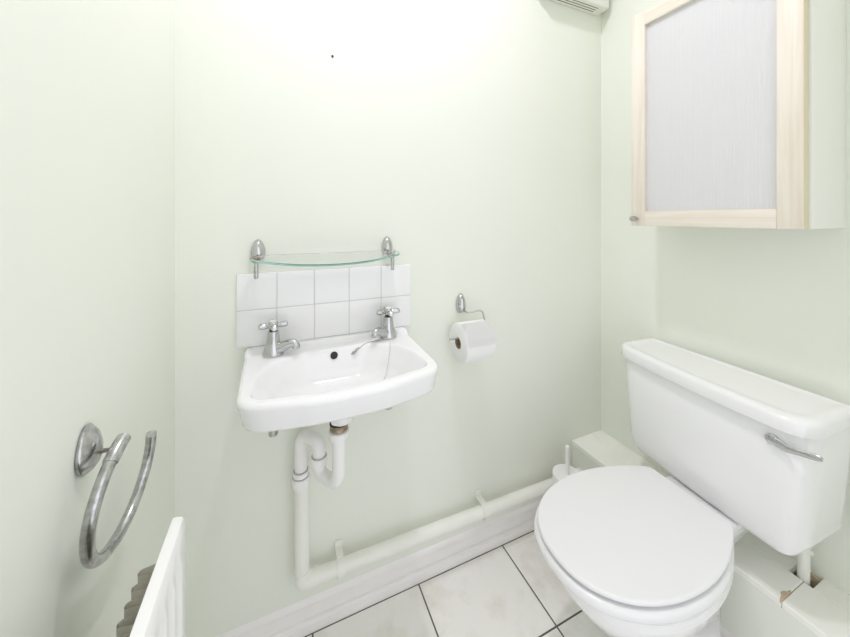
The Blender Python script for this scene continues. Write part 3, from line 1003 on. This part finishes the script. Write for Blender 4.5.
# ================================================================== CISTERN INLET PIPE
ip = thing('inlet_pipe', 'thin white inlet pipe rising from the hole in the boxing to the cistern', 'pipe', (1.482, -0.628, BZ))
bm = tube([(1.482, -0.628, BZ - 0.10), (1.482, -0.628, 0.400)], 0.0115, 20)
obj('riser', bm, M['pipe'], ip)
nb = bmesh.new()
add_lathe(nb, [(0.0145, 0), (0.016, 0.001), (0.016, 0.013), (0.0145, 0.014)], (1.482, -0.628, 0.372), (0, 0, 1), 8)
obj('inlet_nut', nb, M['pipe'], ip)
nb = bmesh.new()
add_lathe(nb, [(0.0135, 0), (0.0150, 0.001), (0.0150, 0.010), (0.0120, 0.0105), (0.0120, 0.0205)], (1.482, -0.628, 0.3885), (0, 0, 1), 20)
obj('inlet_union', nb, M['ventplastic'], ip)
tp = bmesh.new()
add_lathe(tp, [(0.006, 0), (0.006, 0.006), (0.004, 0.007)], (1.482, -0.638, 0.352), (0.2, -1, 0.1), 12)
obj('isolating_screw', tp, M['pipe'], ip)

# ================================================================== TOILET BRUSH
BXC, BYC = 1.200, -0.126
bh = thing('toilet_brush_holder', 'white cylindrical toilet brush holder on the floor in the corner behind the toilet', 'brush holder', (BXC, BYC, 0))
bm = lathe([(0.049, 0), (0.0505, 0.003), (0.0495, 0.267), (0.0475, 0.2685), (0.046, 0.2675), (0.046, 0.006)], (BXC, BYC, 0), (0, 0, 1), 48)
obj('canister', bm, M['trap'], bh)
br_ = thing('toilet_brush', 'white toilet brush handle standing up from its holder behind the toilet', 'toilet brush', (BXC, BYC, 0.02))
obj('lid_disc', lathe([(0.045, 0), (0.0492, 0.0006), (0.0502, 0.003), (0.0488, 0.0056), (0.030, 0.0068), (0.012, 0.0082)], (BXC, BYC, 0.2690), (0, 0, 1), 48), M['trap'], br_)
obj('handle', lathe([(0.0078, 0), (0.0070, 0.01), (0.0066, 0.085), (0.0075, 0.090), (0.0070, 0.098), (0.004, 0.1015)], (BXC, BYC, 0.2765), (0, 0, 1), 24), M['trap'], br_)
bb = bmesh.new()
add_lathe(bb, [(0.005, 0), (0.005, 0.162)], (BXC, BYC, 0.107), (0, 0, 1), 16)
add_lathe(bb, [(0.012, 0), (0.034, 0.012), (0.036, 0.06), (0.022, 0.078)], (BXC, BYC, 0.030), (0, 0, 1), 24)
obj('brush_head', bb, M['paper'], br_)

# ================================================================== EXTRACTOR + NAIL
VX0, VX1, VZ0, VD = 1.16, 1.500, 2.068, 0.062
vt = thing('extractor_vent', 'pale slotted extractor vent high on the back wall in the right corner', 'vent', ((VX0 + VX1) / 2, 0, VZ0))
bm = bmesh.new()
add_box(bm, VX0, VX1, -VD, -0.0006, VZ0, VZ0 + 0.20, 0.006, 3)
obj('housing', bm, M['ventplastic'], vt)
bm = bmesh.new()
for k in range(3):
    yk = -0.020 - k * 0.012
    add_box(bm, VX0 + 0.03, VX1 - 0.045, yk - 0.0017, yk + 0.0017, VZ0 - 0.0006, VZ0 + 0.003)
obj('slots', bm, M['slot'], vt, label='dark grille slots')

nl = obj('nail', lathe([(0.0034, -0.004), (0.0036, 0.0012), (0.0026, 0.0022), (0.0006, 0.0024)], (0.391, -0.0004, 1.687), (0, -1, 0), 16), M['black'], None, origin=(0.391, -0.0005, 1.687))
tag(nl, 'small dark nail head in the back wall high above the glass shelf', 'nail')

# ================================================================== LIGHT
lamp = bpy.data.lights.new('ceiling_light', 'AREA')      # round flush ceiling light, out of frame
lamp.shape = 'DISK'
lamp.size = 0.10
lamp.energy = 8.7
lamp.color = (0.965, 0.905, 1.02)
lo_ = bpy.data.objects.new('ceiling_light', lamp)
lo_.location = (0.55, -0.46, 2.57)
COL.objects.link(lo_)

world = bpy.data.worlds.new('hallway_daylight')
scene.world = world
world.use_nodes = True
bg = world.node_tree.nodes['Background']
bg.inputs['Color'].default_value = (0.93, 0.935, 1.0, 1)
bg.inputs['Strength'].default_value = 1.42

# ================================================================== CAMERA
cam = bpy.data.cameras.new('camera')
cam.sensor_fit = 'HORIZONTAL'
cam.sensor_width = 36.0
cam.lens = 334.0 / 850.0 * 36.0
cam.shift_y = -(318.5 - 218.0) / 850.0
cam.clip_start = 0.01
co = bpy.data.objects.new('camera', cam)
co.location = CAM
co.rotation_euler = (PI / 2, 0, -YAW)
COL.objects.link(co)
scene.camera = co

scene.view_settings.view_transform = 'Standard'
scene.view_settings.look = 'None'
scene.view_settings.gamma = 1.0
scene.view_settings.use_curve_mapping = False
scene.view_settings.exposure = 0.12
scene.cycles.max_bounces = 16
scene.cycles.diffuse_bounces = 10
scene.cycles.transmission_bounces = 10
scene.cycles.transparent_max_bounces = 12
scene.cycles.use_denoising = True
scene.cycles.sample_clamp_indirect = 6.0

for o in bpy.data.objects:
    if '_o' in o: del o['_o']
